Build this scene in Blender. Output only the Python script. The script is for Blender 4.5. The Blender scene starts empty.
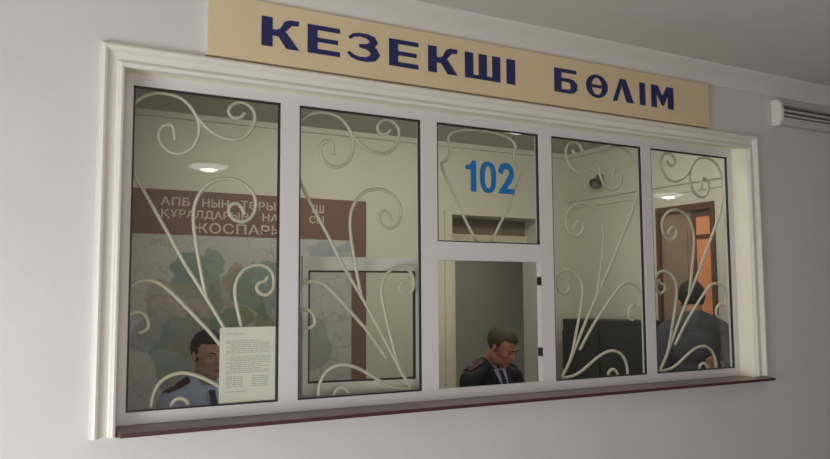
import bpy, bmesh, math, random
from mathutils import Vector, Matrix
from mathutils.bvhtree import BVHTree
random.seed(7)
S = bpy.context.scene
C = S.collection
PI = math.pi

# ---------------------------------------------------------------- camera
def cam_axes(yaw, pitch, roll):
    cy, sy, cp, sp, cr, sr = math.cos(yaw), math.sin(yaw), math.cos(pitch), math.sin(pitch), math.cos(roll), math.sin(roll)
    f = Vector((sy*cp, cy*cp, sp)); r = Vector((cy, -sy, 0)); u = r.cross(f)
    return cr*r + sr*u, -sr*r + cr*u, f
cd = bpy.data.cameras.new('camera'); cam = bpy.data.objects.new('camera', cd); C.objects.link(cam)
r_, u_, f_ = cam_axes(0.5138, 0.0857, -0.0057)
cam.matrix_world = Matrix(((r_.x, u_.x, -f_.x, -0.5477), (r_.y, u_.y, -f_.y, -3.3388), (r_.z, u_.z, -f_.z, 1.6204), (0, 0, 0, 1)))
cd.sensor_width = 36; cd.lens = 36*783.2/830; cd.clip_start = 0.05
S.camera = cam
# ---------------------------------------------------------------- world, lights, exposure
S.view_settings.view_transform = 'Standard'; S.view_settings.look = 'None'
S.view_settings.gamma = 1; S.view_settings.use_curve_mapping = False
S.view_settings.exposure = 0.0
w = bpy.data.worlds.new('world'); S.world = w; w.use_nodes = True
w.node_tree.nodes['Background'].inputs[0].default_value = (0.75, 0.85, 1, 1)
w.node_tree.nodes['Background'].inputs[1].default_value = 0.6
def area(name, loc, target, sx, sy, energy, col):
    l = bpy.data.lights.new(name, 'AREA'); l.shape = 'RECTANGLE'; l.size = sx; l.size_y = sy; l.energy = energy; l.color = col
    o = bpy.data.objects.new(name, l); C.objects.link(o); o.location = loc
    o.rotation_euler = (Vector(target)-Vector(loc)).to_track_quat('-Z', 'Y').to_euler()
    return o
area('daylight_window_left', (-2.42, -1.9, 0.75), (1.0, -0.5, 0.15), 2.0, 0.9, 118, (0.90, 0.96, 1.0))
area('hall_far_area', (-.6, -5.3, 1.2), (3.2, 0, 0.8), 2.0, 1.4, 80, (1.0, 0.94, 0.88))  # warm area light, unseen, in front of the solid back wall
area('office_fill_light', (2.3, 0.75, 2.80), (2.6, 1.6, 1.2), 3.0, 0.3, 22, (1.0, 0.97, 0.86))  # added fill above the view, tilted to brighten the office; no fixture
area('corridor_fill_light', (4.0, 3.4, 2.66), (4.0, 3.41, 0), 1.0, 0.3, 10, (1.0, 0.97, 0.86))  # added fill that lifts the dark corridor, no lamp modelled

# ---------------------------------------------------------------- materials
def mat(name, col, rough=0.6, metal=0.0, var=0.0, scale=8.0, bump=0.0, spec=0.5, bscale=60.0, sheen=0.0):
    m = bpy.data.materials.new(name); m.use_nodes = True; nt = m.node_tree; b = nt.nodes['Principled BSDF']
    b.inputs['Base Color'].default_value = (*col, 1); b.inputs['Roughness'].default_value = rough
    b.inputs['Metallic'].default_value = metal; b.inputs['Specular IOR Level'].default_value = spec
    tc = nt.nodes.new('ShaderNodeTexCoord')
    if var:
        n = nt.nodes.new('ShaderNodeTexNoise'); n.inputs['Scale'].default_value = scale; n.inputs['Detail'].default_value = 5
        nt.links.new(tc.outputs['Object'], n.inputs['Vector'])
        r = nt.nodes.new('ShaderNodeValToRGB'); r.color_ramp.elements[0].position = .3; r.color_ramp.elements[1].position = .7
        r.color_ramp.elements[0].color = (*[c*(1-var) for c in col], 1); r.color_ramp.elements[1].color = (*[min(1, c*(1+var)) for c in col], 1)
        nt.links.new(n.outputs['Fac'], r.inputs['Fac']); nt.links.new(r.outputs['Color'], b.inputs['Base Color'])
    if bump:
        n2 = nt.nodes.new('ShaderNodeTexNoise'); n2.inputs['Scale'].default_value = bscale; n2.inputs['Detail'].default_value = 4
        nt.links.new(tc.outputs['Object'], n2.inputs['Vector'])
        bp = nt.nodes.new('ShaderNodeBump'); bp.inputs['Strength'].default_value = bump; bp.inputs['Distance'].default_value = 0.01
        nt.links.new(n2.outputs['Fac'], bp.inputs['Height']); nt.links.new(bp.outputs['Normal'], b.inputs['Normal'])
    return m
def emit(name, col, s):
    m = bpy.data.materials.new(name); m.use_nodes = True; b = m.node_tree.nodes['Principled BSDF']
    b.inputs['Emission Color'].default_value = (*col, 1); b.inputs['Emission Strength'].default_value = s
    b.inputs['Base Color'].default_value = (.8, .8, .8, 1)
    return m
def glass_mat(name, tint):
    m = bpy.data.materials.new(name); m.use_nodes = True; nt = m.node_tree; nt.nodes.clear()
    o = nt.nodes.new('ShaderNodeOutputMaterial'); mx = nt.nodes.new('ShaderNodeMixShader')
    t = nt.nodes.new('ShaderNodeBsdfTransparent'); t.inputs[0].default_value = (*tint, 1)
    g = nt.nodes.new('ShaderNodeBsdfGlossy'); g.inputs['Roughness'].default_value = 0.0
    fr = nt.nodes.new('ShaderNodeFresnel'); ge = nt.nodes.new('ShaderNodeNewGeometry')   # thin pane: both faces reflect like air-to-glass
    io = nt.nodes.new('ShaderNodeMapRange'); io.inputs['To Min'].default_value = 1.45; io.inputs['To Max'].default_value = 1/1.45
    nt.links.new(ge.outputs['Backfacing'], io.inputs[0]); nt.links.new(io.outputs[0], fr.inputs[0])
    nt.links.new(fr.outputs[0], mx.inputs[0]); nt.links.new(t.outputs[0], mx.inputs[1]); nt.links.new(g.outputs[0], mx.inputs[2])
    nt.links.new(mx.outputs[0], o.inputs[0]); return m
M = dict(
    wall=mat('hall_plaster', (.60, .582, .562), .85, var=.03, scale=2, bump=.12, bscale=40),
    ceil=mat('ceiling_plaster', (.62, .585, .56), .9, var=.02, scale=2),
    crown=mat('crown_paint', (.66, .63, .60), .7),
    casing=mat('casing_paint', (.72, .69, .62), .45, var=.02, scale=6),
    reveal=mat('reveal_paint', (.88, .84, .68), .6),
    pvc=mat('white_window_frame', (.66, .63, .63), .35),
    sash=mat('sash_frame', (.66, .65, .60), .35),
    rubber=mat('black_gasket', (.02, .022, .02), .5),
    glass=glass_mat('window_glass', (.97, .98, .965)),
    sill=mat('brown_sill_top_sheen', (.17, .12, .115), .35, var=.12, scale=12),  # greyish reflection mixed into the brown of the sill top
    sill_edge=mat('brown_sill_edge', (.06, .022, .02), .5),
    sign=mat('tan_sign', (.68, .54, .34), .5, var=.03, scale=3),
    sign_edge=mat('sign_edge', (.7, .7, .66), .5),
    navy=mat('navy_letters', (.012, .018, .10), .4),
    blue=mat('blue_digits', (.004, .15, .42), .4),
    iron=mat('cream_painted_iron', (.60, .56, .44), .4, var=.05, scale=30),
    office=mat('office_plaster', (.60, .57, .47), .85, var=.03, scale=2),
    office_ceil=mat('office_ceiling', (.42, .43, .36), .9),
    floor=mat('floor_tiles', (.33, .29, .25), .5, var=.15, scale=5),
    jamb=mat('doorway_paint', (.62, .58, .44), .6),
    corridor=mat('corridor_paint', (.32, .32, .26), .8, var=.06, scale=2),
    gloom=mat('brown_corridor_gloom', (.20, .155, .10), .6),  # brown stands for the darkness at the top of the doorway
    header=mat('map_header_brown', (.17, .085, .06), .6),
    header_text=mat('header_lettering', (.55, .46, .36), .6),
    brown=mat('brown_door', (.30, .20, .14), .5, var=.15, scale=6),
    brown2=mat('brown_door_frame', (.13, .06, .035), .5),
    orange=mat('orange_glow_paint', (.85, .33, .16), .8, var=.08, scale=9),  # orange colour stands for warm light from the room behind
    cab=mat('dark_grey_cabinet', (.035, .04, .036), .5, var=.1, scale=3),
    dark=mat('dark_plastic', (.11, .105, .085), .5),
    desk=mat('desk_wood', (.25, .14, .07), .4, var=.15, scale=6),
    paper=mat('printed_paper', (.74, .72, .62), .8),
    ink=mat('grey_print', (.42, .44, .37), .8),
    skin=mat('skin', (.50, .28, .19), .55, var=.06, scale=25),
    skin2=mat('ruddy_skin', (.36, .15, .10), .55, var=.08, scale=25),
    lip=mat('lips', (.34, .12, .09), .5),
    hair=mat('dark_hair', (.012, .010, .009), .6, bump=.5, bscale=200),
    hair2=mat('brown_hair', (.05, .034, .022), .6, bump=.5, bscale=200),
    eye=mat('eye_white', (.5, .47, .43), .3),
    iris=mat('dark_iris', (.02, .012, .01), .3),
    shirt=mat('light_blue_shirt', (.56, .66, .95), .8, var=.05, scale=12),
    shirt2=mat('pale_shirt', (.42, .43, .58), .8),
    jacket=mat('dark_uniform_jacket', (.010, .013, .018), .8, var=.1, scale=20),
    jacket2=mat('dark_grey_jacket', (.055, .058, .066), .85, var=.12, scale=14),
    trousers=mat('dark_trousers', (.02, .022, .03), .85),
    tie=mat('navy_tie', (.015, .018, .07), .6),
    board=mat('maroon_shoulder_board', (.045, .010, .014), .6),
    star=mat('silver_star', (.6, .58, .5), .3, metal=.8),
    shoe=mat('black_leather', (.01, .01, .01), .3),
    metal=mat('grey_metal', (.35, .36, .36), .35, metal=.7),
    unit=mat('white_vent_housing', (.52, .53, .47), .5),
    unit_cap=mat('white_vent_cap', (.72, .72, .64), .5),
    slot=mat('dark_slot', (.10, .105, .085), .6),
    lamp_dish=mat('lamp_dish', (.75, .77, .75), .3),
    lamp=emit('lamp_glow', (1, .97, .9), 16),
    lamp_soft=emit('lamp_shade_glow', (.95, 1, .97), 3.0),
)

# ---------------------------------------------------------------- mesh helpers
def tag(o, label=None, cat=None, group=None, kind=None):
    if label: o['label'] = label
    if cat: o['category'] = cat
    if group: o['group'] = group
    if kind: o['kind'] = kind
    return o
def obj(name, bm, m, parent=None, smooth=False, bevel=0.0):
    me = bpy.data.meshes.new(name); bm.normal_update(); bm.to_mesh(me); bm.free()
    for mm in (m if isinstance(m, (list, tuple)) else [m]): me.materials.append(mm)
    if smooth:
        for p in me.polygons: p.use_smooth = True
    o = bpy.data.objects.new(name, me); C.objects.link(o)
    if parent: o.parent = parent
    if bevel:
        b = o.modifiers.new('bevel', 'BEVEL'); b.width = bevel; b.segments = 2; b.limit_method = 'ANGLE'
    return o
def struct(name, bm, m, parent=None, **k):
    o = obj(name, bm, m, parent, **k)
    if not parent: o['kind'] = 'structure'
    return o
def empty(name, loc=(0, 0, 0), rz=0.0):
    o = bpy.data.objects.new(name, None); C.objects.link(o); o.location = loc; o.rotation_euler = (0, 0, rz); o.empty_display_size = .1
    return o
def box(bm, x0, x1, y0, y1, z0, z1, mi=0):
    v = [bm.verts.new((x, y, z)) for x in (x0, x1) for y in (y0, y1) for z in (z0, z1)]
    for f in ((0, 1, 3, 2), (4, 6, 7, 5), (0, 4, 5, 1), (2, 3, 7, 6), (0, 2, 6, 4), (1, 5, 7, 3)):
        bm.faces.new([v[i] for i in f]).material_index = mi
    return v
def bx(*a): bm = bmesh.new(); box(bm, *a); return bm
def sweep(bm, path, rad, seg=8, cap=True):
    """tube along a 3D path; rad may be a list"""
    n = len(path); P = [Vector(p) for p in path]; R = rad if isinstance(rad, (list, tuple)) else [rad]*n
    rings = []; up = None
    for i in range(n):
        t = (P[min(i+1, n-1)]-P[max(i-1, 0)]).normalized()
        if up is None: up = Vector((0, 1, 0)) if abs(t.y) < .9 else Vector((1, 0, 0))
        a = (up - t*up.dot(t)).normalized(); b = t.cross(a); up = a
        rings.append([bm.verts.new(P[i]+(a*math.cos(2*PI*k/seg)+b*math.sin(2*PI*k/seg))*R[i]) for k in range(seg)])
    for i in range(n-1):
        for k in range(seg):
            bm.faces.new((rings[i][k], rings[i][(k+1) % seg], rings[i+1][(k+1) % seg], rings[i+1][k]))
    if cap: bm.faces.new(rings[0][::-1]); bm.faces.new(rings[-1])
def smooth_path(pts, sub=5):
    P = [Vector(p) for p in pts]; out = []
    for i in range(len(P)-1):
        p0, p1, p2, p3 = P[max(i-1, 0)], P[i], P[i+1], P[min(i+2, len(P)-1)]
        for k in range(sub):
            t = k/sub
            out.append(.5*((2*p1)+(p2-p0)*t+(2*p0-5*p1+4*p2-p3)*t*t+(3*p1-p0-3*p2+p3)*t*t*t))
    out.append(P[-1]); return out
def lathe(bm, prof, seg=32, c=(0, 0, 0), ax='z'):
    rings = []
    for r, z in prof:
        rg = []
        for k in range(seg):
            a = 2*PI*k/seg; p = Vector((r*math.cos(a), r*math.sin(a), z)) if ax == 'z' else Vector((z, r*math.cos(a), r*math.sin(a)))
            rg.append(bm.verts.new(p+Vector(c)))
        rings.append(rg)
    for i in range(len(rings)-1):
        for k in range(seg): bm.faces.new((rings[i][k], rings[i][(k+1) % seg], rings[i+1][(k+1) % seg], rings[i+1][k]))
    bm.faces.new(rings[0][::-1]); bm.faces.new(rings[-1])
    bmesh.ops.recalc_face_normals(bm, faces=bm.faces)
def ell(bm, c, r, rot=None, u=20, v=14):
    mtx = Matrix.Translation(c) @ (rot.to_4x4() if rot else Matrix()) @ Matrix.Diagonal((*r, 1))
    bmesh.ops.create_uvsphere(bm, u_segments=u, v_segments=v, radius=1, matrix=mtx)
def chain(bm, pts, rads, seg=14):
    """tapered limb: overlapping spheres and cones, meant for voxel union"""
    for p, r in zip(pts, rads): ell(bm, p, (r, r, r), None, seg, 10)
    for i in range(len(pts)-1): sweep(bm, [pts[i], pts[i+1]], [rads[i], rads[i+1]], seg)
def voxel(name, bm, m, parent, vox=.006, sm=4):
    """fuse overlapping closed shapes into one continuous skin"""
    bmesh.ops.recalc_face_normals(bm, faces=bm.faces)
    me = bpy.data.meshes.new(name); bm.to_mesh(me); bm.free(); o = bpy.data.objects.new(name, me); C.objects.link(o)
    r = o.modifiers.new('r', 'REMESH'); r.mode = 'VOXEL'; r.voxel_size = vox; r.use_smooth_shade = True
    s = o.modifiers.new('s', 'SMOOTH'); s.iterations = sm; s.factor = .5
    bpy.context.view_layer.update()
    me2 = bpy.data.meshes.new_from_object(o.evaluated_get(bpy.context.evaluated_depsgraph_get()))
    o.modifiers.clear(); o.data = me2; me2.materials.clear(); me2.materials.append(m); me2.name = name
    for p in me2.polygons: p.use_smooth = True
    bpy.data.meshes.remove(me)
    if parent: o.parent = parent
    return o
def poly_plate(bm, polys, y0, y1):
    """extrude 2D polygons (x,z) between y0 (front) and y1"""
    for ip, p in enumerate(polys):
        yf = y0-(ip*.00012 if len(polys) < 12 else 0)
        f = [bm.verts.new((x, yf, z)) for x, z in p]; b = [bm.verts.new((x, y1, z)) for x, z in p]
        n = len(p); bm.faces.new(f); bm.faces.new(b[::-1])
        for i in range(n): bm.faces.new((f[i], b[i], b[(i+1) % n], f[(i+1) % n]))
    bmesh.ops.recalc_face_normals(bm, faces=bm.faces)
def ribbon(pts, ws):
    """quads of a stroke with half widths ws"""
    L = []; Rr = []
    for i, p in enumerate(pts):
        a = Vector(pts[max(i-1, 0)]); b = Vector(pts[min(i+1, len(pts)-1)]); t = (b-a).normalized(); n = Vector((-t.y, t.x))
        L.append(tuple(Vector(p)+n*ws[i])); Rr.append(tuple(Vector(p)-n*ws[i]))
    out = [L+Rr[::-1]]
    return out

# ================================================================ THE SETTING
WY = -.12                       # hall face of the wall
OX0, OX1, OZ0, OZ1 = -.05, 3.668, 1.09, 2.546    # opening in the wall
CZ = 3.012; HX0, HX1, HY = -2.5, 8.5, -5.6
def frame_wall(x0, x1, z0, z1, y0, y1, hx0, hx1, hz0, hz1):
    bm = bmesh.new()
    o = [(x0, z0), (x1, z0), (x1, z1), (x0, z1)]; h = [(hx0, hz0), (hx1, hz0), (hx1, hz1), (hx0, hz1)]
    V = {}
    for k, pts in (('o', o), ('h', h)):
        for yi, y in enumerate((y0, y1)): V[k, yi] = [bm.verts.new((x, y, z)) for x, z in pts]
    for i in range(4):
        j = (i+1) % 4
        for yi in (0, 1): bm.faces.new((V['o', yi][i], V['o', yi][j], V['h', yi][j], V['h', yi][i]))
        f = bm.faces.new((V['h', 0][i], V['h', 0][j], V['h', 1][j], V['h', 1][i])); f.material_index = 1
        bm.faces.new((V['o', 0][i], V['o', 0][j], V['o', 1][j], V['o', 1][i]))
    bmesh.ops.recalc_face_normals(bm, faces=bm.faces); return bm
struct('wall_front', frame_wall(HX0, HX1, 0, CZ, WY, .03, OX0, OX1, OZ0, OZ1), [M['wall'], M['reveal']])
struct('floor', bx(HX0-.1, HX1, HY-.1, 4.6, -.1, 0), M['floor'])
struct('ceiling', bx(HX0-.1, HX1, HY-.1, .03, CZ, CZ+.1), M['ceil'])
# hall side walls: the left one has a daylight window opening behind the viewer
bm = bmesh.new()
box(bm, HX0-.1, HX0, HY, WY, 0, .6); box(bm, HX0-.1, HX0, HY, WY, 2.4, CZ); box(bm, HX0-.1, HX0, HY, -3.6, .6, 2.4); box(bm, HX0-.1, HX0, -1.4, WY, .6, 2.4)
struct('wall_left', bm, M['wall'])
struct('wall_right', bx(HX1, HX1+.1, HY, WY, 0, CZ), M['wall'])
struct('wall_back', bx(HX0-.1, HX1+.1, HY-.1, HY, 0, CZ), M['wall'])
# crown moulding
prof = [(0, -.108), (.008, -.106), (.014, -.092), (.026, -.072), (.044, -.052), (.066, -.034), (.084, -.022), (.096, -.012), (.10, 0), (0, 0)]
bm = bmesh.new(); A = [bm.verts.new((HX0, WY-d, CZ+z)) for d, z in prof]; B = [bm.verts.new((HX1, WY-d, CZ+z)) for d, z in prof]
for i in range(len(prof)): j = (i+1) % len(prof); bm.faces.new((A[i], B[i], B[j], A[j]))
bm.faces.new(A); bm.faces.new(B[::-1]); bmesh.ops.recalc_face_normals(bm, faces=bm.faces)
struct('trim_2', bm, M['crown'])
# window casing: mitred moulding on left, top, right
cp = [(0, 0), (0, .014), (.005, .022), (.013, .026), (.021, .022), (.026, .010), (.032, .006), (.058, .009), (.064, .026), (.070, .036), (.079, .041), (.088, .036), (.094, .022), (.096, 0)]
bm = bmesh.new(); rings = []
ix0, ix1, iz1 = OX0-.001, OX1, OZ1-.012
for cx, cz, dx, dz in ((ix0, 1.094, -1, 0), (ix0, iz1, -1, 1), (ix1, iz1, 1, 1), (ix1, 1.122, 1, 0)):
    rings.append([bm.verts.new((cx+dx*w_*(.84 if dx > 0 else 1), WY-d*.85, cz+dz*w_*.95)) for w_, d in cp])
for a, b in zip(rings, rings[1:]):
    for i in range(len(cp)-1): bm.faces.new((a[i], b[i], b[i+1], a[i+1]))
    bm.faces.new((a[0], a[-1], b[-1], b[0]))
bm.faces.new(rings[0]); bm.faces.new(rings[-1][::-1]); bmesh.ops.recalc_face_normals(bm, faces=bm.faces)
struct('trim_1', bm, M['casing'])
# ---- the window
GX = [(.002, .6388), (.728, 1.3672), (1.460, 2.1052), (2.193, 2.870), (2.946, 3.6248)]
GZ0, GZ1, TR0, TR1 = 1.166, 2.498, 1.802, 1.895
win = empty('window_1', (0, 0, 0)); win['kind'] = 'structure'
FY0, FY1 = -.010, .028
bm = bmesh.new()
box(bm, OX0, OX1, FY0, FY1, 1.117, GZ0); box(bm, OX0, OX1, FY0, FY1, GZ1, OZ1)
xs = [(OX0, GX[0][0])]+[(GX[i][1], GX[i+1][0]) for i in range(4)]+[(GX[4][1], OX1)]
for a, b in xs: box(bm, a, b, FY0-.0005, FY1, GZ0, GZ1)
box(bm, GX[2][0], GX[2][1], FY0, FY1, TR0, TR1)
fr = obj('window_frame', bm, M['pvc'], win); 
panes = [(GX[i], GZ0, GZ1) for i in (0, 1, 3, 4)]+[(GX[2], TR1, GZ1)]
for (a, b), z0, z1 in panes:
    bm = bmesh.new(); g = .009
    box(bm, a, a+g, -.005, .006, z0, z1); box(bm, b-g, b, -.005, .006, z0, z1)
    box(bm, a+g, b-g, -.005, .006, z1-g, z1); box(bm, a+g, b-g, -.005, .006, z0, z0+g*.7)
    obj('gasket', bm, M['rubber'], win)
    obj('glass_pane', bx(a+g, b-g, -.002, .002, z0+g*.7, z1-g), M['glass'], win)
# keepers on the open hatch's right jamb
for z in (1.70, 1.325): obj('latch_keeper', bx(GX[2][1]-.012, GX[2][1], -.012, .012, z-.022, z+.022), M['rubber'], win)
# opened hatch leaf, hinged on the left mullion and folded back behind the second pane
hz0, hz1, hw = 1.150, 1.815, .64
sash = empty('hatch_sash', (1.452, .085, 0), -.14); sash.parent = win
bm = bmesh.new(); q = .066
box(bm, -hw, 0, -.012, .03, hz0, hz0+q); box(bm, -hw, 0, -.012, .03, hz1-q, hz1); box(bm, -hw, -hw+q*.4, -.012, .03, hz0+q, hz1-q); box(bm, -q, 0, -.012, .03, hz0+q, hz1-q)
obj('sash_frame', bm, M['sash'], sash)
bm = bmesh.new(); a, b, z0, z1 = -hw+q*.4, -q, hz0+q, hz1-q; g = .009
box(bm, a, a+g, -.008, .008, z0, z1); box(bm, b-g, b, -.008, .008, z0, z1); box(bm, a+g, b-g, -.008, .008, z0, z0+g); box(bm, a+g, b-g, -.008, .008, z1-g, z1)
obj('gasket', bm, M['rubber'], sash)
obj('glass_pane', bx(a+g, b-g, -.002, .002, z0+g, z1-g), M['glass'], sash)
for z in (1.25, 1.69):
    bm = bmesh.new(); sweep(bm, [(.004, -.016, z-.03), (.004, -.016, z+.03)], .006, 10); obj('hinge', bm, M['metal'], sash)
# sill board
bm = bmesh.new(); v = [(OX0+.002, FY1), (OX0+.002, -.205), (3.742, -.205), (3.742, WY-.001), (OX1-.002, WY-.001), (OX1-.002, FY1)]
lo = [bm.verts.new((x, y, 1.099)) for x, y in v]; hi = [bm.verts.new((x, y, 1.116)) for x, y in v]
bm.faces.new(hi); bm.faces.new(lo[::-1])
for i in range(6):
    f = bm.faces.new((lo[i], lo[(i+1) % 6], hi[(i+1) % 6], hi[i])); f.material_index = 1
bmesh.ops.recalc_face_normals(bm, faces=bm.faces)
tag(obj('window_sill', bm, [M['sill'], M['sill_edge']], bevel=.003), kind='structure')

# ---- duty room behind the window
RX0, RX1, RY, RZ = -.75, 4.2, 2.2, 2.915
DX0, DX1, DZ = 2.925, 3.862, 2.305
bm = bmesh.new()
box(bm, RX0, DX0, RY, RY+.26, 0, RZ); box(bm, DX1, RX1+.1, RY, RY+.26, 0, RZ); box(bm, DX0, DX1, RY, RY+.26, DZ, RZ)
struct('wall_office_back', bm, M['office'])
struct('wall_office_left', bx(RX0-.1, RX0, .03, RY+.26, 0, RZ), M['office'])
EY0, EY1, EZ = .575, 1.135, 2.312      # door opening in the right office wall
bm = bmesh.new()
box(bm, RX1, RX1+.1, .03, EY0, 0, RZ); box(bm, RX1, RX1+.1, EY1, RY, 0, RZ); box(bm, RX1, RX1+.1, EY0, EY1, EZ, RZ)
struct('wall_office_right', bm, M['office'])
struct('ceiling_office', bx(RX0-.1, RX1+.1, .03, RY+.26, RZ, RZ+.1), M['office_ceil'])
# plaster bands running along the right office wall
bm = bmesh.new(); box(bm, RX1-.018, RX1, .03, RY, 2.475, 2.50); box(bm, RX1-.010, RX1, .03, RY, 2.41, 2.42)
struct('trim_3', bm, M['office'])
bm = bmesh.new(); box(bm, RX0, RX1-.001, RY-.03, RY, RZ-.04, RZ); box(bm, RX1-.03, RX1, .03, RY-.03, RZ-.04, RZ)
struct('trim_4', bm, M['office'])
# doorway trim, rail, added brown panel for the corridor's gloom, dim corridor behind
bm = bmesh.new()
box(bm, DX0-.07, DX0, RY-.018, RY, 0, DZ+.03); box(bm, DX0, DX1+.03, RY-.018, RY, DZ, DZ+.03)
struct('trim_5', bm, M['jamb'])
dr = empty('door_1', (DX0, RY+.2, 0)); dr['kind'] = 'structure'
obj('transom_rail', bx(0, DX1-DX0, 0, .05, 2.09, 2.165), M['jamb'], dr)
obj('gloom_panel', bx(0, DX1-DX0, .02, .03, 2.165, DZ), M['gloom'], dr)
obj('jamb', bx(0, .035, -.2, .05, 0, 2.09), M['jamb'], dr)
bm = bmesh.new()
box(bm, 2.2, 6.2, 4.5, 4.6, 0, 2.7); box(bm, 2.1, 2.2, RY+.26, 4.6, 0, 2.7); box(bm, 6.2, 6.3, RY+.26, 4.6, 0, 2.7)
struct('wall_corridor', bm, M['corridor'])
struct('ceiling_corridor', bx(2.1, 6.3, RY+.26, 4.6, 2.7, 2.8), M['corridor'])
# brown double door in the right wall: solid leaf and a leaf with panels coloured for the warm light behind
dr2 = empty('door_2', (RX1, EY0, 0)); dr2['kind'] = 'structure'
bm = bmesh.new(); L = EY1-EY0
box(bm, -.02, .1, 0, .03, 0, EZ); box(bm, -.02, .1, L-.03, L, 0, EZ); box(bm, -.02, .1, .03, L-.03, EZ-.05, EZ)
obj('door_frame', bm, M['brown2'], dr2)
bm = bmesh.new(); box(bm, .01, .05, .235, L-.03, 0, EZ-.05); box(bm, 0, .01, .27, L-.07, 1.25, 2.15); box(bm, 0, .01, .27, L-.07, .2, 1.15)
obj('door_leaf', bm, M['brown'], dr2, bevel=.003)
bm = bmesh.new(); box(bm, .01, .05, .195, .235, 0, EZ-.05); box(bm, .01, .05, .03, .06, 0, EZ-.05)
for z0, z1 in ((0, .2), (2.045, 2.075), (2.215, EZ-.05)): box(bm, .01, .05, .06, .195, z0, z1)
lf = obj('door_leaf', bm, M['brown2'], dr2); lf['label'] = 'narrow door leaf with orange panels'
bm = bmesh.new(); box(bm, .02, .035, .06, .195, .2, 2.045); box(bm, .02, .035, .06, .195, 2.075, 2.215)
obj('orange_panel', bm, M['orange'], lf)
bm = bmesh.new(); sweep(bm, [(-.002, .25, 1.05), (-.05, .25, 1.05), (-.05, .33, 1.05)], .009, 8); obj('handle', bm, M['metal'], dr2)

# ================================================================ THE SIGN
def unit(letter):
    E3 = [[(0, 0), (.30, 0), (.30, 1), (0, 1)], [(.3, 0), (1, 0), (1, .17), (.3, .17)], [(.3, .42), (.94, .42), (.94, .57), (.3, .57)], [(.3, .84), (1, .84), (1, 1), (.3, 1)]]
    if letter == 'Е': return E3
    if letter == 'К': return [[(0, 0), (.29, 0), (.29, 1), (0, 1)], [(.29, .40), (.45, .38), (.56, .50), (.40, .60), (.29, .60)], [(.40, .60), (.56, .50), (.70, .66), (.80, .82), (.98, .84), (1.0, 1.0), (.74, 1.0), (.60, .92), (.50, .68)], [(.42, .42), (.66, .0), (1.0, .0), (.62, .60)]]
    if letter == 'З':
        a = [(.04, .76), (.16, .88), (.36, .935), (.58, .92), (.74, .84), (.79, .73), (.73, .62), (.58, .55), (.34, .53)]
        b = [(.34, .53), (.60, .52), (.78, .43), (.84, .29), (.76, .15), (.58, .075), (.34, .06), (.14, .12), (.0, .25)]
        wa = [.055, .06, .065, .08, .12, .135, .12, .08, .06]; wb = [.06, .09, .13, .155, .13, .085, .07, .065, .055]
        return ribbon(a, wa)+ribbon(b, wb)
    if letter == 'Ш': return [[(a, 0), (b, 0), (b, 1), (a, 1)] for a, b in ((0, .23), (.385, .615), (.77, 1))]+[[(.23, 0), (.385, 0), (.385, .15), (.23, .15)], [(.615, 0), (.77, 0), (.77, .15), (.615, .15)]]
    if letter == 'І': return [[(0, 0), (1, 0), (1, 1), (0, 1)]]
    if letter == 'Б':
        a = [(.3, .54), (.62, .54), (.77, .49), (.84, .39), (.84, .22), (.77, .12), (.62, .07), (.3, .07)]
        return [[(0, 0), (.30, 0), (.30, 1), (0, 1)], [(.3, .85), (.95, .85), (.95, 1), (.3, 1)]]+ribbon(a, [.075, .08, .11, .15, .15, .11, .08, .075])
    if letter == 'Ө':
        out = []; n = 28
        for k in range(n):
            q = []
            for kk, (ax, az) in ((k, (.5, .5)), (k+1, (.5, .5)), (k+1, (.24, .37)), (k, (.24, .37))):
                t = 2*PI*kk/n; q.append((.5+ax*math.cos(t), .5+az*math.sin(t)))
            out.append(q)
        return out+[[(.26, .43), (.74, .43), (.74, .56), (.26, .56)]]
    if letter == 'Л': return [[(0, 0), (.19, 0), (.50, .84), (.62, 1), (.36, 1)], [(.66, 0), (1, 0), (.64, 1), (.42, 1), (.44, .72)]]
    if letter == 'М': return [[(0, 0), (.24, 0), (.24, .7), (.24, 1), (0, 1)], [(.74, 0), (1, 0), (1, 1), (.74, 1)], [(.1, 1), (.30, 1), (.56, .38), (.46, .12)], [(.46, .12), (.42, .38), (.70, 1), (.90, 1), (.55, .12)]]
sign = empty('wall_sign', (0, WY, 0))
tag(sign, 'long tan sign board with navy letters fixed above the window', 'sign')
obj('board', bx(.268, 3.304, -.03, 0, 2.630, 2.896), M['sign'], sign)
obj('edge_strip', bx(.262, .268, -.031, 0, 2.630, 2.896), M['sign_edge'], sign)
W_ = [('К', .490, .662), ('Е', .702, .858), ('З', .899, 1.064), ('Е', 1.110, 1.268), ('К', 1.322, 1.490), ('Ш', 1.534, 1.748), ('І', 1.788, 1.842),
      ('Б', 2.100, 2.260), ('Ө', 2.320, 2.478), ('Л', 2.514, 2.672), ('І', 2.720, 2.764), ('М', 2.812, 2.992)]
for ch, a, b in W_:
    bm = bmesh.new(); poly_plate(bm, [[(a+.007+x*(b-a), 2.704+z*.130) for x, z in p] for p in unit(ch)], -.033, -.030)
    obj('letter', bm, M['navy'], sign)
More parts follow.
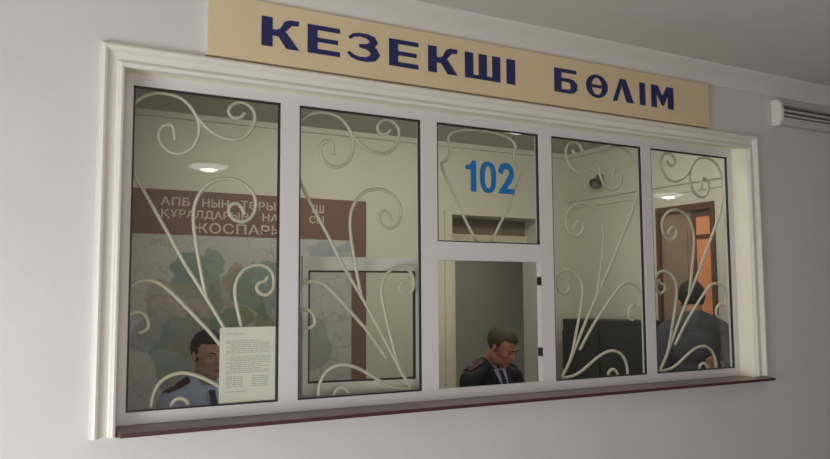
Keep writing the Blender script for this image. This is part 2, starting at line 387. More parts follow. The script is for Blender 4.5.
# room number on the small upper pane
num = empty('room_number', (0, -.003, 0)); tag(num, 'blue number 102 stuck on the small upper middle pane', 'number')
def digit(polys, x0, x1):
    bm = bmesh.new(); poly_plate(bm, [[(x0+x*(x1-x0), 2.158+z*.162) for x, z in p] for p in polys], -.0012, 0); obj('digit', bm, M['blue'], num)
digit([[(.48, 0), (1, 0), (1, 1), (.62, 1), (.48, .90)], [(0, .70), (.48, .70), (.48, .83), (.48, .90), (.30, .86), (0, .84)]], 1.634, 1.700)
out = []
for k in range(30):
    q = []
    for kk, ax, az in ((k, .5, .51), (k+1, .5, .51), (k+1, .19, .36), (k, .19, .36)):
        t = 2*PI*kk/30; sg = lambda v, e: math.copysign(abs(v)**e, v)
        q.append((.5+ax*sg(math.cos(t), .8), .5+az*sg(math.sin(t), .8)))
    out.append(q)
digit(out, 1.722, 1.826)
p2 = [(.14, .66), (.17, .80), (.30, .90), (.5, .925), (.70, .88), (.82, .76), (.82, .64), (.72, .50), (.50, .32), (.26, .12)]
digit(ribbon(p2, [.15, .15, .12, .10, .12, .15, .16, .15, .13, .12])+[[(0, 0), (1, 0), (1, .17), (.1, .17)], [(0, 0), (.4, .1), (.4, .28), (.08, .17)]], 1.840, 1.944)

# ================================================================ GRILLES
GR = dict(
 A=[(.184, 1.086), (.180, 1.120), (.172, 1.144), (.147, 1.146), (.122, 1.126), (.116, 1.092), (.135, 1.056), (.169, 1.033), (.212, 1.033), (.255, 1.058), (.280, 1.103), (.287, 1.147), (.277, 1.189), (.244, 1.237), (.201, 1.267), (.149, 1.276), (.099, 1.273), (.049, 1.252), (.012, 1.215), (-.014, 1.15), (-.018, 1.08), (-.002, 1.0), (.034, .915), (.097, .810), (.170, .690), (.225, .595), (.286, .503), (.348, .410), (.411, .310), (.488, .180), (.545, .085), (.600, .008)],
 S=[(.489, 1.232), (.468, 1.211), (.437, 1.206), (.415, 1.228), (.427, 1.258), (.459, 1.277), (.497, 1.273), (.530, 1.245), (.534, 1.198), (.507, 1.145), (.460, 1.115), (.405, 1.113), (.351, 1.131), (.306, 1.162), (.281, 1.19)],
 B=[(.495, .793), (.474, .828), (.452, .838), (.428, .826), (.424, .797), (.447, .768), (.487, .761), (.524, .782), (.543, .825), (.539, .869), (.508, .911), (.461, .936), (.406, .941), (.352, .926), (.310, .893), (.283, .850), (.271, .805), (.270, .745), (.280, .675), (.296, .590), (.313, .510), (.330, .436)],
 C=[(.055, .300), (.090, .318), (.085, .360), (.050, .385), (.012, .375), (-.008, .430), (.010, .475), (.048, .502), (.093, .508), (.134, .496), (.176, .465), (.227, .418), (.287, .358), (.349, .295), (.410, .222), (.466, .150)],
 D=[(.585, .528), (.572, .508), (.545, .500), (.535, .475), (.553, .455), (.583, .450), (.610, .475), (.613, .520), (.597, .556), (.560, .576), (.515, .574), (.472, .552), (.444, .510), (.436, .460), (.450, .385), (.475, .290), (.497, .215), (.517, .145), (.545, .080)],
 E=[(.262, .004), (.254, .022), (.231, .034), (.208, .030), (.192, .012), (.190, -.004)],
 F=[(.112, -.004), (.113, .035), (.128, .080), (.158, .114), (.200, .132), (.248, .134), (.310, .116), (.380, .080), (.450, .040), (.520, .014), (.600, .006)])
def grille(px0, px1, mirror, label, dd=0.0):
    g = empty('window_grille', (px0 if not mirror else px1, .045, GZ0)); sx = -1 if mirror else 1
    tag(g, label, 'window grille', 'scroll grilles behind the tall panes')
    for k, names in (('long_scroll', 'A'), ('small_scroll', 'S'), ('loop_scroll', 'B'), ('side_scroll', 'C'), ('hooked_scroll', 'D'), ('low_curl', 'E'), ('low_arch', 'F')):
        bm = bmesh.new(); pts = smooth_path([(sx*x, 0, max(z*1.0385, -.002)) for x, z in [(x+(dd if names == 'D' and z > .2 else dd*z/.2 if names == 'D' else 0), z) for x, z in GR[names]]], 4); n = len(pts)
        if names in 'EF': pts = [Vector((p.x, p.y, max(p.z, 0.0))) for p in pts]
        sweep(bm, pts, [.0082]*n, 8); obj(k, bm, M['iron'], g, smooth=True)
    bm = bmesh.new()
    for z0, z1 in ((-.006, .0), ):
        box(bm, sx*.03 if sx > 0 else -.62, .62 if sx > 0 else -.03, -.006, .006, z0-.004, z1)
    obj('bottom_bar', bm, M['iron'], g)
grille(0, .6388, False, 'cream scrolled iron grille behind the leftmost pane with the paper notice', .018)
grille(.7381, 1.3672, False, 'cream scrolled iron grille in front of the opened hatch leaf, second pane from left')
grille(2.2116, 2.8767, True, 'cream scrolled iron grille in front of the dark grey cabinet')
grille(2.9667, 3.6248, True, 'cream scrolled iron grille in the rightmost pane, in front of the person in dark clothes')
g = empty('window_grille', (GX[2][0], .045, GZ0)); tag(g, 'cream lyre shaped iron grille behind the blue number 102', 'window grille')
L1 = [(.300, .672), (.269, .713), (.200, .820), (.132, .937), (.090, 1.020), (.060, 1.086), (.085, 1.105), (.108, 1.140), (.112, 1.180), (.100, 1.212), (.120, 1.245), (.185, 1.270), (.322, 1.282)]
for k in (1, -1):
    bm = bmesh.new(); sweep(bm, smooth_path([(.315+(x-.315)*k, 0, z*1.0385+.0) for x, z in L1], 4), .0075, 8); obj('lyre_arm', bm, M['iron'], g, smooth=True)
bm = bmesh.new(); box(bm, .26, .37, -.006, .006, .68, .70); obj('foot_bar', bm, M['iron'], g)

# paper notice behind the leftmost pane
nt_ = empty('paper_notice', (.506, .012, 1.335), 0); tag(nt_, 'white printed sheet of paper on the leftmost pane beside the young officer', 'notice')
bm = bmesh.new(); n = 12; rows = []
for i in range(n+1):
    x = -.124+.248*i/n; dy = .006*math.sin(i/n*PI)-.0
    rows.append([bm.verts.new((x, dy+t, z+(.004 if i < n/2 else 0)*0)) for z in (-.162, .158) for t in (0, .0006)])
for i in range(n):
    a, b = rows[i], rows[i+1]
    bm.faces.new((a[0], b[0], b[2], a[2])); bm.faces.new((a[1], a[3], b[3], b[1])); bm.faces.new((a[0], a[1], b[1], b[0])); bm.faces.new((a[2], b[2], b[3], a[3]))
obj('sheet', bm, M['paper'], nt_)
def yy(x): return .006*math.sin((x+.124)/.248*PI)-.0008
def words(bm, x0, x1, z, h=.0034):
    x = x0
    while x < x1:
        wd = min(random.uniform(.008, .028), x1-x)
        v = [bm.verts.new((xx, yy(xx), zz)) for xx, zz in ((x, z), (x+wd, z), (x+wd, z+h), (x, z+h))]; bm.faces.new(v); x += wd+.004
def block(x0, x1, z0, n, ragged=False):
    bm = bmesh.new()
    for k in range(n):
        words(bm, x0+(.02 if ragged and random.random() < .2 else 0), x1-(.04 if ragged and random.random() < .2 else 0), z0-k*.0085)
    obj('printed_paragraph', bm, M['ink'], nt_)
block(-.095, -.01, .128, 1); block(-.095, .10, .098, 7, True); block(-.095, .10, .098-.068, 9, True)
block(-.095, -.02, -.055, 6); block(.02, .095, -.055, 6); block(-.095, .0, -.118, 1)

# ================================================================ OFFICE CONTENTS
# wall map with brown header
MX0, MX1, MZ0, MZ1, MH = .10, 2.13, .80, 2.370, 2.060
mp = empty('wall_map', (0, RY, 0)); tag(mp, 'large wall map with a brown lettered header on the back wall', 'map')
def map_mat():
    m = bpy.data.materials.new('map_print'); m.use_nodes = True; nt = m.node_tree; b = nt.nodes['Principled BSDF']; b.inputs['Roughness'].default_value = .6
    tc = nt.nodes.new('ShaderNodeTexCoord'); ns = nt.nodes.new('ShaderNodeTexNoise'); ns.inputs['Scale'].default_value = 5; ns.inputs['Detail'].default_value = 6
    nt.links.new(tc.outputs['Object'], ns.inputs['Vector'])
    sub = nt.nodes.new('ShaderNodeVectorMath'); sub.operation = 'SUBTRACT'; sub.inputs[1].default_value = (.5, .5, .5); nt.links.new(ns.outputs['Color'], sub.inputs[0])
    sc = nt.nodes.new('ShaderNodeVectorMath'); sc.operation = 'SCALE'; sc.inputs['Scale'].default_value = .38; nt.links.new(sub.outputs[0], sc.inputs[0])
    ad = nt.nodes.new('ShaderNodeVectorMath'); nt.links.new(tc.outputs['Object'], ad.inputs[0]); nt.links.new(sc.outputs[0], ad.inputs[1])
    mp_ = nt.nodes.new('ShaderNodeVectorMath'); mp_.operation = 'MULTIPLY'; mp_.inputs[1].default_value = (1, 0, 1); nt.links.new(ad.outputs[0], mp_.inputs[0])
    col = None; base = (.46, .46, .43)
    blobs = [(.95, 1.80, .12, (.20, .26, .22)), (1.02, 1.76, .19, (.11, .21, .17)), (.90, 1.45, .26, (.33, .25, .18)), (1.30, 1.55, .24, (.30, .25, .16)), (1.25, 1.40, .15, (.10, .20, .09)), (1.48, 1.66, .20, (.10, .20, .18)),
             (1.30, 1.75, .08, (.33, .26, .17)), (1.5, 1.45, .10, (.12, .22, .09)), (1.62, 1.40, .12, (.30, .17, .11)), (.72, 1.35, .15, (.20, .26, .26)), (1.0, 1.2, .28, (.13, .21, .17)), (1.75, 1.75, .10, (.30, .30, .15)), (1.75, 1.2, .3, (.22, .27, .25)), (1.15, 1.62, .07, (.13, .24, .20)), (1.95, 1.95, .12, (.24, .30, .33)), (2.12, 1.9, .09, (.24, .30, .33))]
    for x, z, r, c in blobs:
        d = nt.nodes.new('ShaderNodeVectorMath'); d.operation = 'DISTANCE'; d.inputs[1].default_value = (x-.2, 0, z+.03); nt.links.new(mp_.outputs[0], d.inputs[0])
        mr = nt.nodes.new('ShaderNodeMapRange'); mr.inputs['From Min'].default_value = r*.93; mr.inputs['From Max'].default_value = r; mr.inputs['To Min'].default_value = .6; mr.inputs['To Max'].default_value = 0; nt.links.new(d.outputs['Value'], mr.inputs[0])
        mx = nt.nodes.new('ShaderNodeMix'); mx.data_type = 'RGBA'; nt.links.new(mr.outputs[0], mx.inputs[0]); mx.inputs[7].default_value = (*c, 1)
        if col: nt.links.new(col, mx.inputs[6])
        else: mx.inputs[6].default_value = (*base, 1)
        col = mx.outputs[2]
    vo = nt.nodes.new('ShaderNodeTexVoronoi'); vo.feature = 'DISTANCE_TO_EDGE'; vo.inputs['Scale'].default_value = 6; nt.links.new(ad.outputs[0], vo.inputs['Vector'])
    mr = nt.nodes.new('ShaderNodeMapRange'); mr.inputs['From Min'].default_value = .0; mr.inputs['From Max'].default_value = .03; mr.inputs['To Min'].default_value = .5; mr.inputs['To Max'].default_value = 0; nt.links.new(vo.outputs['Distance'], mr.inputs[0])
    mx = nt.nodes.new('ShaderNodeMix'); mx.data_type = 'RGBA'; nt.links.new(mr.outputs[0], mx.inputs[0]); nt.links.new(col, mx.inputs[6]); mx.inputs[7].default_value = (.28, .12, .10, 1)
    nt.links.new(mx.outputs[2], b.inputs['Base Color']); return m
obj('map_sheet', bx(MX0, MX1-.125, -.012, -.001, MZ0, MH), map_mat(), mp)
obj('header', bx(MX0, MX1, -.016, -.001, MH, MZ1), M['header'], mp)
obj('border_strip', bx(MX1-.125, MX1, -.014, -.001, MZ0, MH), M['header'], mp)
def text(s, x, z, size, wid, m, parent, y=-.0165, off=.0, name='lettering', sx=1.0, align='LEFT'):
    c = bpy.data.curves.new(name, 'FONT'); c.body = s; c.size = size; c.extrude = .0006; c.offset = off; c.align_x = align; c.space_character = 1.04
    t = bpy.data.objects.new(name, c); C.objects.link(t); bpy.context.view_layer.update()
    me = bpy.data.meshes.new_from_object(t.evaluated_get(bpy.context.evaluated_depsgraph_get())); bpy.data.objects.remove(t)
    o = bpy.data.objects.new(name, me); C.objects.link(o); me.materials.clear(); me.materials.append(m)
    o.parent = parent; o.location = (x, y, z); o.rotation_euler = (PI/2, 0, 0); o.scale = (wid/max(v.co.x for v in me.vertices), 1, 1); return o
for w_, x_, z_, sz, wd in (('АПБ', .56, 2.262, .078, .20), ('-', .785, 2.262, .078, .03), ('НЫҢ', .84, 2.262, .078, .20), ('ТӘРЫҢҒА', 1.12, 2.262, .078, .46), ('ІШ', 1.67, 2.262, .078, .10),
                           ('ҚҰРАЛДАРЫН', .56, 2.180, .074, .62), ('НАЛА', 1.28, 2.180, .074, .26), ('СЫ', 1.65, 2.180, .074, .12), ('ЖОСПАРЫ', .77, 2.078, .096, .68)):
    text(w_, x_, z_, sz, wd, M['header_text'], mp, off=.0012)

# dark grey cabinet along the right wall
cb = empty('cabinet', (3.90, 1.03, 0)); tag(cb, 'dark grey low cabinet against the right wall of the office', 'cabinet')
obj('body', bx(0, .28, 0, .93, 0, 1.425), M['cab'], cb, bevel=.004)
for a in (.01, .475):
    d = obj('door', bx(-.016, -.001, a, a+.445, .08, 1.33), M['cab'], cb, bevel=.003)
    bm = bmesh.new(); yk = .435 if a < .1 else .495
    sweep(bm, [(-.03, yk, .70), (-.03, yk, .80)], .006, 8); box(bm, -.03, -.016, yk-.004, yk+.004, .70, .708); box(bm, -.03, -.016, yk-.004, yk+.004, .792, .80); obj('handle', bm, M['metal'], d)
# horn speaker high on the right wall
hs = empty('horn_speaker', (RX1, 1.75, 2.61)); tag(hs, 'small dark horn speaker high on the office right wall above the cabinet', 'speaker')
obj('bracket', bx(-.05, 0, -.02, .02, -.02, .06), M['dark'], hs)
bm = bmesh.new(); lathe(bm, [(.015, 0), (.018, .02), (.025, .045), (.04, .07), (.055, .085), (.052, .083), (.02, .045), (.01, .04)], 20)
h_ = obj('horn', bm, M['dark'], hs, smooth=True); h_.rotation_euler = (0, -2.2, .5); h_.location = (-.05, 0, .02)

# chairs of the seated officers
def chair(x, y, rz, label):
    c = empty('office_chair', (x, y, 0), rz); tag(c, label, 'chair', 'office chairs of the seated officers')
    obj('seat', bx(-.23, .23, -.22, .22, .41, .462), M['dark'], c, bevel=.02)
    obj('backrest', bx(-.2, .2, .235, .265, .62, .98), M['dark'], c, bevel=.012)
    for sx in (-1, 1):
        bm = bmesh.new(); sweep(bm, [(sx*.2, -.19, 0), (sx*.2, -.19, .445)], .012, 8); obj('leg', bm, M['metal'], c)
        bm = bmesh.new(); sweep(bm, smooth_path([(sx*.2, .23, 0), (sx*.2, .225, .45), (sx*.18, .25, .9)], 4), .012, 8); obj('leg', bm, M['metal'], c)
    return c

# ================================================================ PEOPLE
def rotm(ax, a): return Matrix.Rotation(a, 3, ax)
def head_prims(bm, T):
    """head facing -Y, chin at z=0, crown at .235; T maps to body space"""
    b = bmesh.new()
    ell(b, (0, .018, .150), (.076, .096, .086)); ell(b, (0, -.030, .092), (.059, .060, .086)); ell(b, (0, -.058, .024), (.026, .028, .024))
    for s in (-1, 1):
        ell(b, (s*.040, -.058, .096), (.022, .026, .020)); ell(b, (s*.042, -.012, .045), (.022, .045, .032))
        ell(b, (s*.077, .012, .112), (.009, .018, .031), rotm('Z', s*.35)); ell(b, (s*.010, -.094, .088), (.009, .010, .008))
        ell(b, (s*.028, -.080, .138), (.026, .014, .009))
    chain(b, [(0, -.082, .132), (0, -.096, .110), (0, -.104, .090)], [.009, .010, .013], 12)
    ell(b, (0, -.086, .062), (.024, .010, .006)); ell(b, (0, -.083, .052), (.020, .010, .007))
    b.transform(T); me = bpy.data.meshes.new('t'); b.to_mesh(me); b.free(); bm.from_mesh(me); bpy.data.meshes.remove(me)
def hair(parent, T, m, seed=1, thick=.005):
    b = bmesh.new(); bmesh.ops.create_uvsphere(b, u_segments=48, v_segments=32, radius=1)
    rnd = random.Random(seed); kill = []
    for v in b.verts:
        x, y, z = v.co; p = Vector((x*(.078+thick*.7), .018+y*(.098+thick), .150+z*(.087+thick)))
        v.co = p + Vector((rnd.uniform(-1, 1), rnd.uniform(-1, 1), rnd.uniform(-1, 1)))*.0012
        fy = (p.y-.018)/.1
        line = .178 if fy < -.55 else (.178 - (fy+.55)*.30 if fy < -.1 else (.10-(fy+.1)*.075))
        if abs(p.x) < .05 and fy < -.3: line = max(line, .185)
        if p.z < line: kill.append(v)
    bmesh.ops.delete(b, geom=kill, context='VERTS')
    ret = bmesh.ops.extrude_face_region(b, geom=b.faces[:]); vs = [e for e in ret['geom'] if isinstance(e, bmesh.types.BMVert)]
    c = Vector((0, .018, .14))
    for v in vs: v.co = c+(v.co-c)*.86
    bmesh.ops.recalc_face_normals(b, faces=b.faces); b.transform(T); return obj('hair', b, m, parent, smooth=True)
def face_bits(parent, T, hm, closed=False):
    for s in (-1, 1):
        b = bmesh.new(); ell(b, (s*.030, -.0735, .119), (.0115, .0115, .0050 if not closed else .0022)); b.transform(T); e = obj('eye', b, M['eye'] if not closed else M['iris'], parent, smooth=True)
        b = bmesh.new(); ell(b, (s*.030, -.0838, .119), (.0042, .003, .0042)); b.transform(T); obj('iris', b, M['iris'], e, smooth=True)
        b = bmesh.new(); chain(b, [(s*.014, -.092, .138), (s*.030, -.0925, .143), (s*.046, -.081, .139)], [.0035, .004, .003], 8); b.transform(T); obj('eyebrow', b, hm, parent, smooth=True)
    b = bmesh.new(); ell(b, (0, -.0905, .0605), (.022, .006, .004)); ell(b, (0, -.0885, .0525), (.019, .0065, .0055)); b.transform(T); obj('lips', b, M['lip'], parent, smooth=True)
def hand(bm, wrist, direction, palm_n, side, curl=.5, s=1.0):
    """five fingers on a palm: direction along forearm, palm_n the palm normal"""
    d = Vector(direction).normalized(); n = Vector(palm_n); n = (n-d*n.dot(d)).normalized(); r = d.cross(n)*side; w0 = Vector(wrist)
    rot = Matrix((r, d, n)).transposed()
    ell(bm, w0+d*.048*s, (.038*s, .050*s, .016*s), rot); ell(bm, w0+d*.02*s, (.030*s, .03*s, .018*s), rot)
    for k, (off, ln) in enumerate(((-.029, .066), (-.010, .078), (.010, .072), (.028, .056))):
        p = w0+d*.080*s+r*off*s; a = curl*.5; pts = [p]
        for seg in (.45, .32, .23):
            dirv = (d*math.cos(a)+n*math.sin(a)); p = p+dirv*ln*seg*s; pts.append(p); a += curl
        chain(bm, pts, [.0092*s, .0085*s, .0078*s, .0068*s], 10)
    p = w0+d*.022*s-r*.026*s
    chain(bm, [p, p+(d*.5-r*.75+n*.35)*.036*s, p+(d*.85-r*.75+n*.7)*.058*s, p+(d*1.1-r*.45+n*.8)*.068*s], [.013*s, .0115*s, .0095*s, .008*s], 10)
def torso_prims(bm, S_, k=0.0, lean=(0, 0)):
    """S_: shoulder height; k inflates for clothing; lean shifts the chest forward"""
    lx, ly = lean
    ell(bm, (lx*.8, ly*.8, S_-.17), (.170+k, .112+k, .20)); ell(bm, (lx*.4, ly*.4, S_-.36), (.158+k, .112+k, .19)); ell(bm, (0, .01, S_-.55), (.172+k, .125+k, .12+k))
    chain(bm, [(lx-.165, ly+.005, S_-.060), (lx-.07, ly+.01, S_-.045), (lx+.07, ly+.01, S_-.045), (lx+.165, ly+.005, S_-.060)], [.058+k, .072+k, .072+k, .058+k])
    for s in (-1, 1): chain(bm, [(lx+s*.145, ly+.012, S_-.035), (lx+s*.055, ly+.018, S_+.012)], [.042+k, .048+k*.7])
def snap(bvh, p, d):
    h = bvh.ray_cast(Vector(p), Vector(d)); return h[0], h[1]
def patch(name, parent, bvh, grid, m, off=.004, thick=.003, frm=-1.0, axis='y'):
    """lay a small cloth piece over a clothed body by casting rays; grid rows of (a,b)"""
    bm = bmesh.new(); R = []
    for row in grid:
        rr = []
        for a, c in row:
            if axis == 'y': h, n = snap(bvh, (a, frm, c), (0, 1, 0))
            else: h, n = snap(bvh, (a, c, frm), (0, 0, -1))
            if h is None: h = Vector((a, -.05, c)) if axis == 'y' else Vector((a, c, 1.0)); n = Vector((0, -1, 0)) if axis == 'y' else Vector((0, 0, 1))
            rr.append((bm.verts.new(h+n*off), bm.verts.new(h+n*(off-thick-.002))))
        R.append(rr)
    nr, nc = len(R), len(R[0])
    for i in range(nr-1):
        for j in range(nc-1):
            bm.faces.new((R[i][j][0], R[i][j+1][0], R[i+1][j+1][0], R[i+1][j][0])); bm.faces.new((R[i][j][1], R[i+1][j][1], R[i+1][j+1][1], R[i][j+1][1]))
    def side(a, b): bm.faces.new((a[0], a[1], b[1], b[0]))
    for j in range(nc-1): side(R[0][j+1], R[0][j]); side(R[-1][j], R[-1][j+1])
    for i in range(nr-1): side(R[i][0], R[i+1][0]); side(R[i+1][-1], R[i][-1])
    bmesh.ops.recalc_face_normals(bm, faces=bm.faces)
    return obj(name, bm, m, parent, smooth=False)
def lerp_grid(tl, tr, bl, br, nu, nv):
    g = []
    for j in range(nv+1):
        t = j/nv; a = (tl[0]+(bl[0]-tl[0])*t, tl[1]+(bl[1]-tl[1])*t); b = (tr[0]+(br[0]-tr[0])*t, tr[1]+(br[1]-tr[1])*t)
        g.append([(a[0]+(b[0]-a[0])*i/nu, a[1]+(b[1]-a[1])*i/nu) for i in range(nu+1)])
    return g
def bvh_of(o): return BVHTree.FromPolygons([v.co[:] for v in o.data.vertices], [p.vertices[:] for p in o.data.polygons])

def officer(loc, rz, S_, neck_fwd, head_pitch, head_yaw, head_roll, skin, hm, top, shirt_m, label, jacket, closed, seed):
    """seated officer; local frame faces -Y, floor at z=0"""
    p = empty('person', loc, rz); tag(p, label, 'person')
    nb = Vector((0, neck_fwd*.5, S_+.01)); hb = Vector((0, neck_fwd-.0, S_+.115-max(0, head_pitch-.3)*.09))       # neck base, head pivot (under the ears)
    T = Matrix.Translation(hb) @ Matrix.Rotation(head_yaw, 4, 'Z') @ Matrix.Rotation(head_pitch, 4, 'X') @ Matrix.Rotation(head_roll, 4, 'Y') @ Matrix.Translation((0, -.015, -.062))
    bm = bmesh.new(); head_prims(bm, T); chain(bm, [nb+Vector((0, .02, -.05)), nb+Vector((0, .012, .03)), hb+Vector((0, .015, .0))], [.060, .056, .056])
    torso_prims(bm, S_, -.012, (0, neck_fwd*.4))
    ly = neck_fwd*.4
    for s in (-1, 1):
        sh = (s*.185, ly, S_-.065); el = (s*.245, ly-.06, S_-.34); wr = (s*.13, ly-.27, S_-.365)
        chain(bm, [sh, el, wr], [.046, .040, .027]); hand(bm, wr, (-s*.35, -1, -.05), (0, 0, -1), s, .35)
        chain(bm, [(s*.09, .0, .575), (s*.12, -.40, .545), (s*.12, -.37, .10)], [.072, .055, .040])
    voxel('body', bm, skin, p, .0065, 3)
    # upper garment
    bm = bmesh.new(); torso_prims(bm, S_, .008 if not jacket else .016, (0, ly))
    for s in (-1, 1):
        sh = (s*.185, ly, S_-.065); el = (s*.245, ly-.06, S_-.34); wr = (s*.143, ly-.243, S_-.363)
        k = .010 if not jacket else .016; chain(bm, [sh, el, wr], [.052+k, .044+k, .030+k])
    g = voxel('jacket' if jacket else 'shirt', bm, top, p, .0075, 3); V = bvh_of(g)
    bm = bmesh.new()
    chain(bm, [(-.08, .01, .585), (.08, .01, .585)], [.112, .112])
    for s in (-1, 1): chain(bm, [(s*.09, .0, .585), (s*.12, -.40, .555), (s*.12, -.375, .12)], [.088, .070, .058])
    voxel('trousers', bm, M['trousers'], p, .009, 3)
    for s in (-1, 1):
        bm = bmesh.new(); chain(bm, [(s*.12, -.36, .055), (s*.125, -.52, .045)], [.048, .040]); ell(bm, (s*.123, -.44, .03), (.046, .12, .028)); voxel('shoe', bm, M['shoe'], p, .008, 2)
    hair(p, T, hm, seed); face_bits(p, T, hm, closed)
    # collar: a band round the neck, open at the front
    nf = neck_fwd*.5
    for s in (-1, 1):
        bm = bmesh.new(); R = []
        for k in range(11):
            t = PI/2 - s*PI*.94*k/10     # from the back round to the front
            x = math.cos(t)*.070; y = nf+.014+math.sin(t)*.068; fr_ = k/10; drop = .034*fr_
            R.append([bm.verts.new((x*.92, y*1+.0, S_+.052-drop)), bm.verts.new((x*1.16, nf+.014+(y-nf-.014)*1.16, S_+.018-drop*1.35-.018*max(0, fr_-.7)/.3)), bm.verts.new((x*1.08, nf+.014+(y-nf-.014)*1.08, S_+.012-drop*1.35)), bm.verts.new((x*.84, nf+.014+(y-nf-.014)*.84, S_+.046-drop))])
        for a, b in zip(R, R[1:]):
            for i in range(4): bm.faces.new((a[i], b[i], b[(i+1) % 4], a[(i+1) % 4]))
        bm.faces.new(R[0]); bm.faces.new(R[-1][::-1]); bmesh.ops.recalc_face_normals(bm, faces=bm.faces); obj('collar', bm, shirt_m, p, smooth=True)
    if jacket:
        patch('shirt_front', p, V, lerp_grid((-.062, S_+.0), (.062, S_+.0), (-.012, S_-.20), (.012, S_-.20), 6, 12), shirt_m, .004)
        for s in (-1, 1): patch('lapel', p, V, lerp_grid((s*.098, S_+.0), (s*.056, S_+.005), (s*.055, S_-.20), (s*.006, S_-.215), 4, 12), top, .009)
    patch('tie', p, V, lerp_grid((-.017, S_-.012), (.017, S_-.012), (-.012, S_-.04), (.012, S_-.04), 2, 2)+lerp_grid((-.013, S_-.045), (.013, S_-.045), (-.034, S_-.30), (.034, S_-.30), 2, 10), M['tie'], .011)
    for s in (-1, 1):
        o = patch('shoulder_board', p, V, lerp_grid((s*.088, ly-.022), (s*.088, ly+.034), (s*.205, ly-.026), (s*.205, ly+.038), 3, 6), M['board'], .008, frm=2.0, axis='z')
        h, n = snap(V, (s*.165, ly+.004, 2), (0, 0, -1))
        bm = bmesh.new(); pts = []
        for k in range(10): a = PI/5*k; rr = .011 if k % 2 == 0 else .0045; pts.append((math.cos(a)*rr, math.sin(a)*rr))
        f = [bm.verts.new(h+Vector((x, y, .0105+abs(x)*-.25))) for x, y in pts]; c2 = bm.verts.new(h+Vector((0, 0, .0145)))
        for k in range(10): bm.faces.new((f[k], f[(k+1) % 10], c2))
        bm.faces.new(f[::-1]); obj('star', bm, M['star'], o)
    return p
# young officer behind the leftmost pane
officer((.50, .70, 0), .15, 1.168, -.03, .12, .05, -.05, M['skin'], M['hair'], M['shirt'], M['shirt'],
        'young man in a light blue uniform shirt with shoulder boards seated behind the leftmost pane', False, False, 3)
chair(.50, .74, .15, 'dark office chair under the young man in the light blue shirt')
# officer looking down in the hatch
officer((2.30, .79, 0), .18, 1.172, -.095, .50, .18, -.06, M['skin2'], M['hair2'], M['jacket'], M['shirt2'],
        'man in a dark uniform jacket and tie looking down in the open hatch', True, True, 5)
chair(2.30, .84, .18, 'dark office chair under the officer in the open hatch')

# standing person in dark clothes seen from behind at the rightmost pane
def standing(loc, rz):
    p = empty('person', loc, rz); tag(p, 'standing person with dark hair and dark grey jacket, back turned, behind the rightmost pane', 'person')
    S_ = 1.435; hb = Vector((0, -.02, S_+.10))
    T = Matrix.Translation(hb) @ Matrix.Rotation(.25, 4, 'X') @ Matrix.Translation((0, -.015, -.062))
    bm = bmesh.new(); head_prims(bm, T); chain(bm, [(0, .02, S_-.04), (0, .005, S_+.04), (0, 0, S_+.10)], [.06, .056, .056]); torso_prims(bm, S_, -.012)
    arms = {1: [(.19, .0, S_-.07), (.25, .03, S_-.34), (.24, -.08, S_-.57)], -1: [(-.19, 0, S_-.07), (-.22, .11, S_-.36), (-.06, .185, S_-.35)]}
    for s in (-1, 1):
        a = arms[s]; chain(bm, a, [.046, .040, .027]); d = Vector(a[2])-Vector(a[1]) if s > 0 else Vector((.15, 0, 1)); hand(bm, a[2], d, (-s, 0, 0) if s > 0 else (.3, 1, 0), s, .5)
        chain(bm, [(s*.09, 0, S_-.60), (s*.10, -.02, .48), (s*.10, .03, .09)], [.075, .052, .04])
    voxel('body', bm, M['skin'], p, .0065, 3)
    bm = bmesh.new(); torso_prims(bm, S_, .022); chain(bm, [(0, .015, S_-.02), (0, .012, S_+.025)], [.085, .075])
    for s in (-1, 1):
        a = [Vector(v) for v in arms[s]]; e = a[1]+(a[2]-a[1])*(.9 if s > 0 else .75); chain(bm, [a[0], a[1], e], [.070, .060, .050])
    voxel('jacket', bm, M['jacket2'], p, .008, 4)
    bm = bmesh.new(); chain(bm, [(-.08, .01, S_-.60), (.08, .01, S_-.60)], [.11, .11])
    for s in (-1, 1): chain(bm, [(s*.09, 0, S_-.62), (s*.10, -.02, .48), (s*.10, .03, .10)], [.095, .072, .062])
    voxel('trousers', bm, M['trousers'], p, .009, 3)
    for s in (-1, 1):
        bm = bmesh.new(); chain(bm, [(s*.10, .03, .055), (s*.11, -.14, .045)], [.048, .04]); ell(bm, (s*.105, -.05, .03), (.046, .12, .028)); voxel('shoe', bm, M['shoe'], p, .008, 2)
    hair(p, T, M['hair'], 9, .016); face_bits(p, T, M['hair'])
standing((3.76, .42, 0), 2.6)

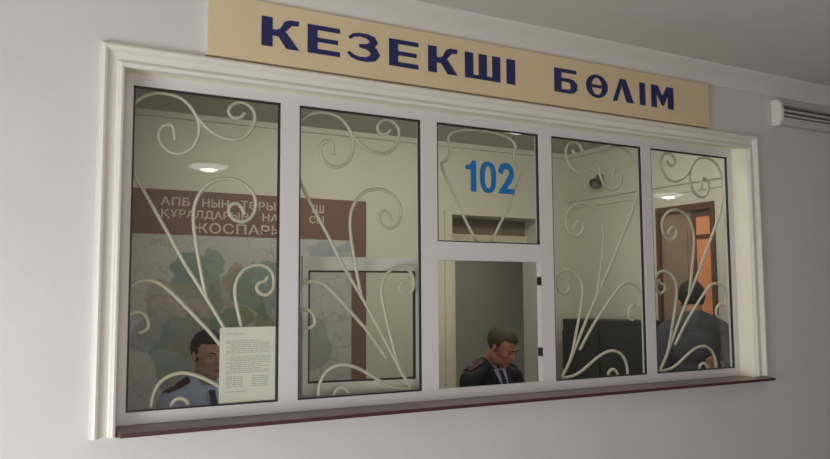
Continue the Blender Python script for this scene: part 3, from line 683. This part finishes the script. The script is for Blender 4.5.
# ================================================================ HALL FITTINGS
vu = empty('wall_vent_unit', (0, WY, 0)); tag(vu, 'long white wall unit with dark horizontal slots at far right under the ceiling', 'wall unit')
pf = [(0, 0), (-.05, 0), (-.07, .03), (-.075, .085), (-.068, .14), (-.05, .168), (0, .172)]
def prism(prof, x0, x1):
    bm = bmesh.new(); a = [bm.verts.new((x0, y, 2.708+z)) for y, z in prof]; b = [bm.verts.new((x1, y, 2.708+z)) for y, z in prof]
    for i in range(len(prof)): j = (i+1) % len(prof); bm.faces.new((a[i], b[i], b[j], a[j]))
    bm.faces.new(a); bm.faces.new(b[::-1]); bmesh.ops.recalc_face_normals(bm, faces=bm.faces); return bm
obj('end_cap', prism(pf, 3.93, 3.96), M['unit_cap'], vu, bevel=.004)
obj('housing', prism([(0, .01), (-.045, .01), (-.06, .035), (-.06, .055), (-.03, .06), (-.03, .135), (-.055, .14), (-.045, .16), (0, .162)], 3.96, 5.0), M['unit'], vu)
for z in (.068, .098):
    obj('slat', bx(3.96, 5.0, -.054, -.033, 2.708+z, 2.708+z+.012), M['unit'], vu)
obj('slot_backing', bx(3.961, 4.999, -.034, -.030, 2.768, 2.841), M['slot'], vu)
obj('end_cap', prism(pf, 5.0, 5.035), M['unit_cap'], vu, bevel=.004)
def lamp(x, y, label):
    l = empty('ceiling_lamp', (x, y, CZ)); tag(l, label, 'ceiling lamp', 'round ceiling lamps of the hall')
    bm = bmesh.new(); lathe(bm, [(.06, 0), (.10, -.008), (.235, -.020), (.25, -.032), (.24, -.036), (.10, -.032), (.05, -.03)], 40); obj('dish', bm, M['lamp_dish'], l, smooth=True)
    bm = bmesh.new(); lathe(bm, [(.20, -.036), (.195, -.046), (.15, -.060), (.10, -.066), (.085, -.067)], 40); obj('frosted_shade', bm, M['lamp_soft'], l, smooth=True)
    bm = bmesh.new(); lathe(bm, [(.088, -.066), (.085, -.074), (.06, -.084), (.02, -.090), (.004, -.091)], 32); obj('bulb_cover', bm, M['lamp'], l, smooth=True)
lamp(1.54, -4.70, 'round ceiling lamp of the hall, reflected in the leftmost pane')
lamp(3.24, -1.66, 'round ceiling lamp of the hall, reflected above the number 102')
lamp(7.63, -4.16, 'round ceiling lamp of the hall, reflected in the rightmost pane')
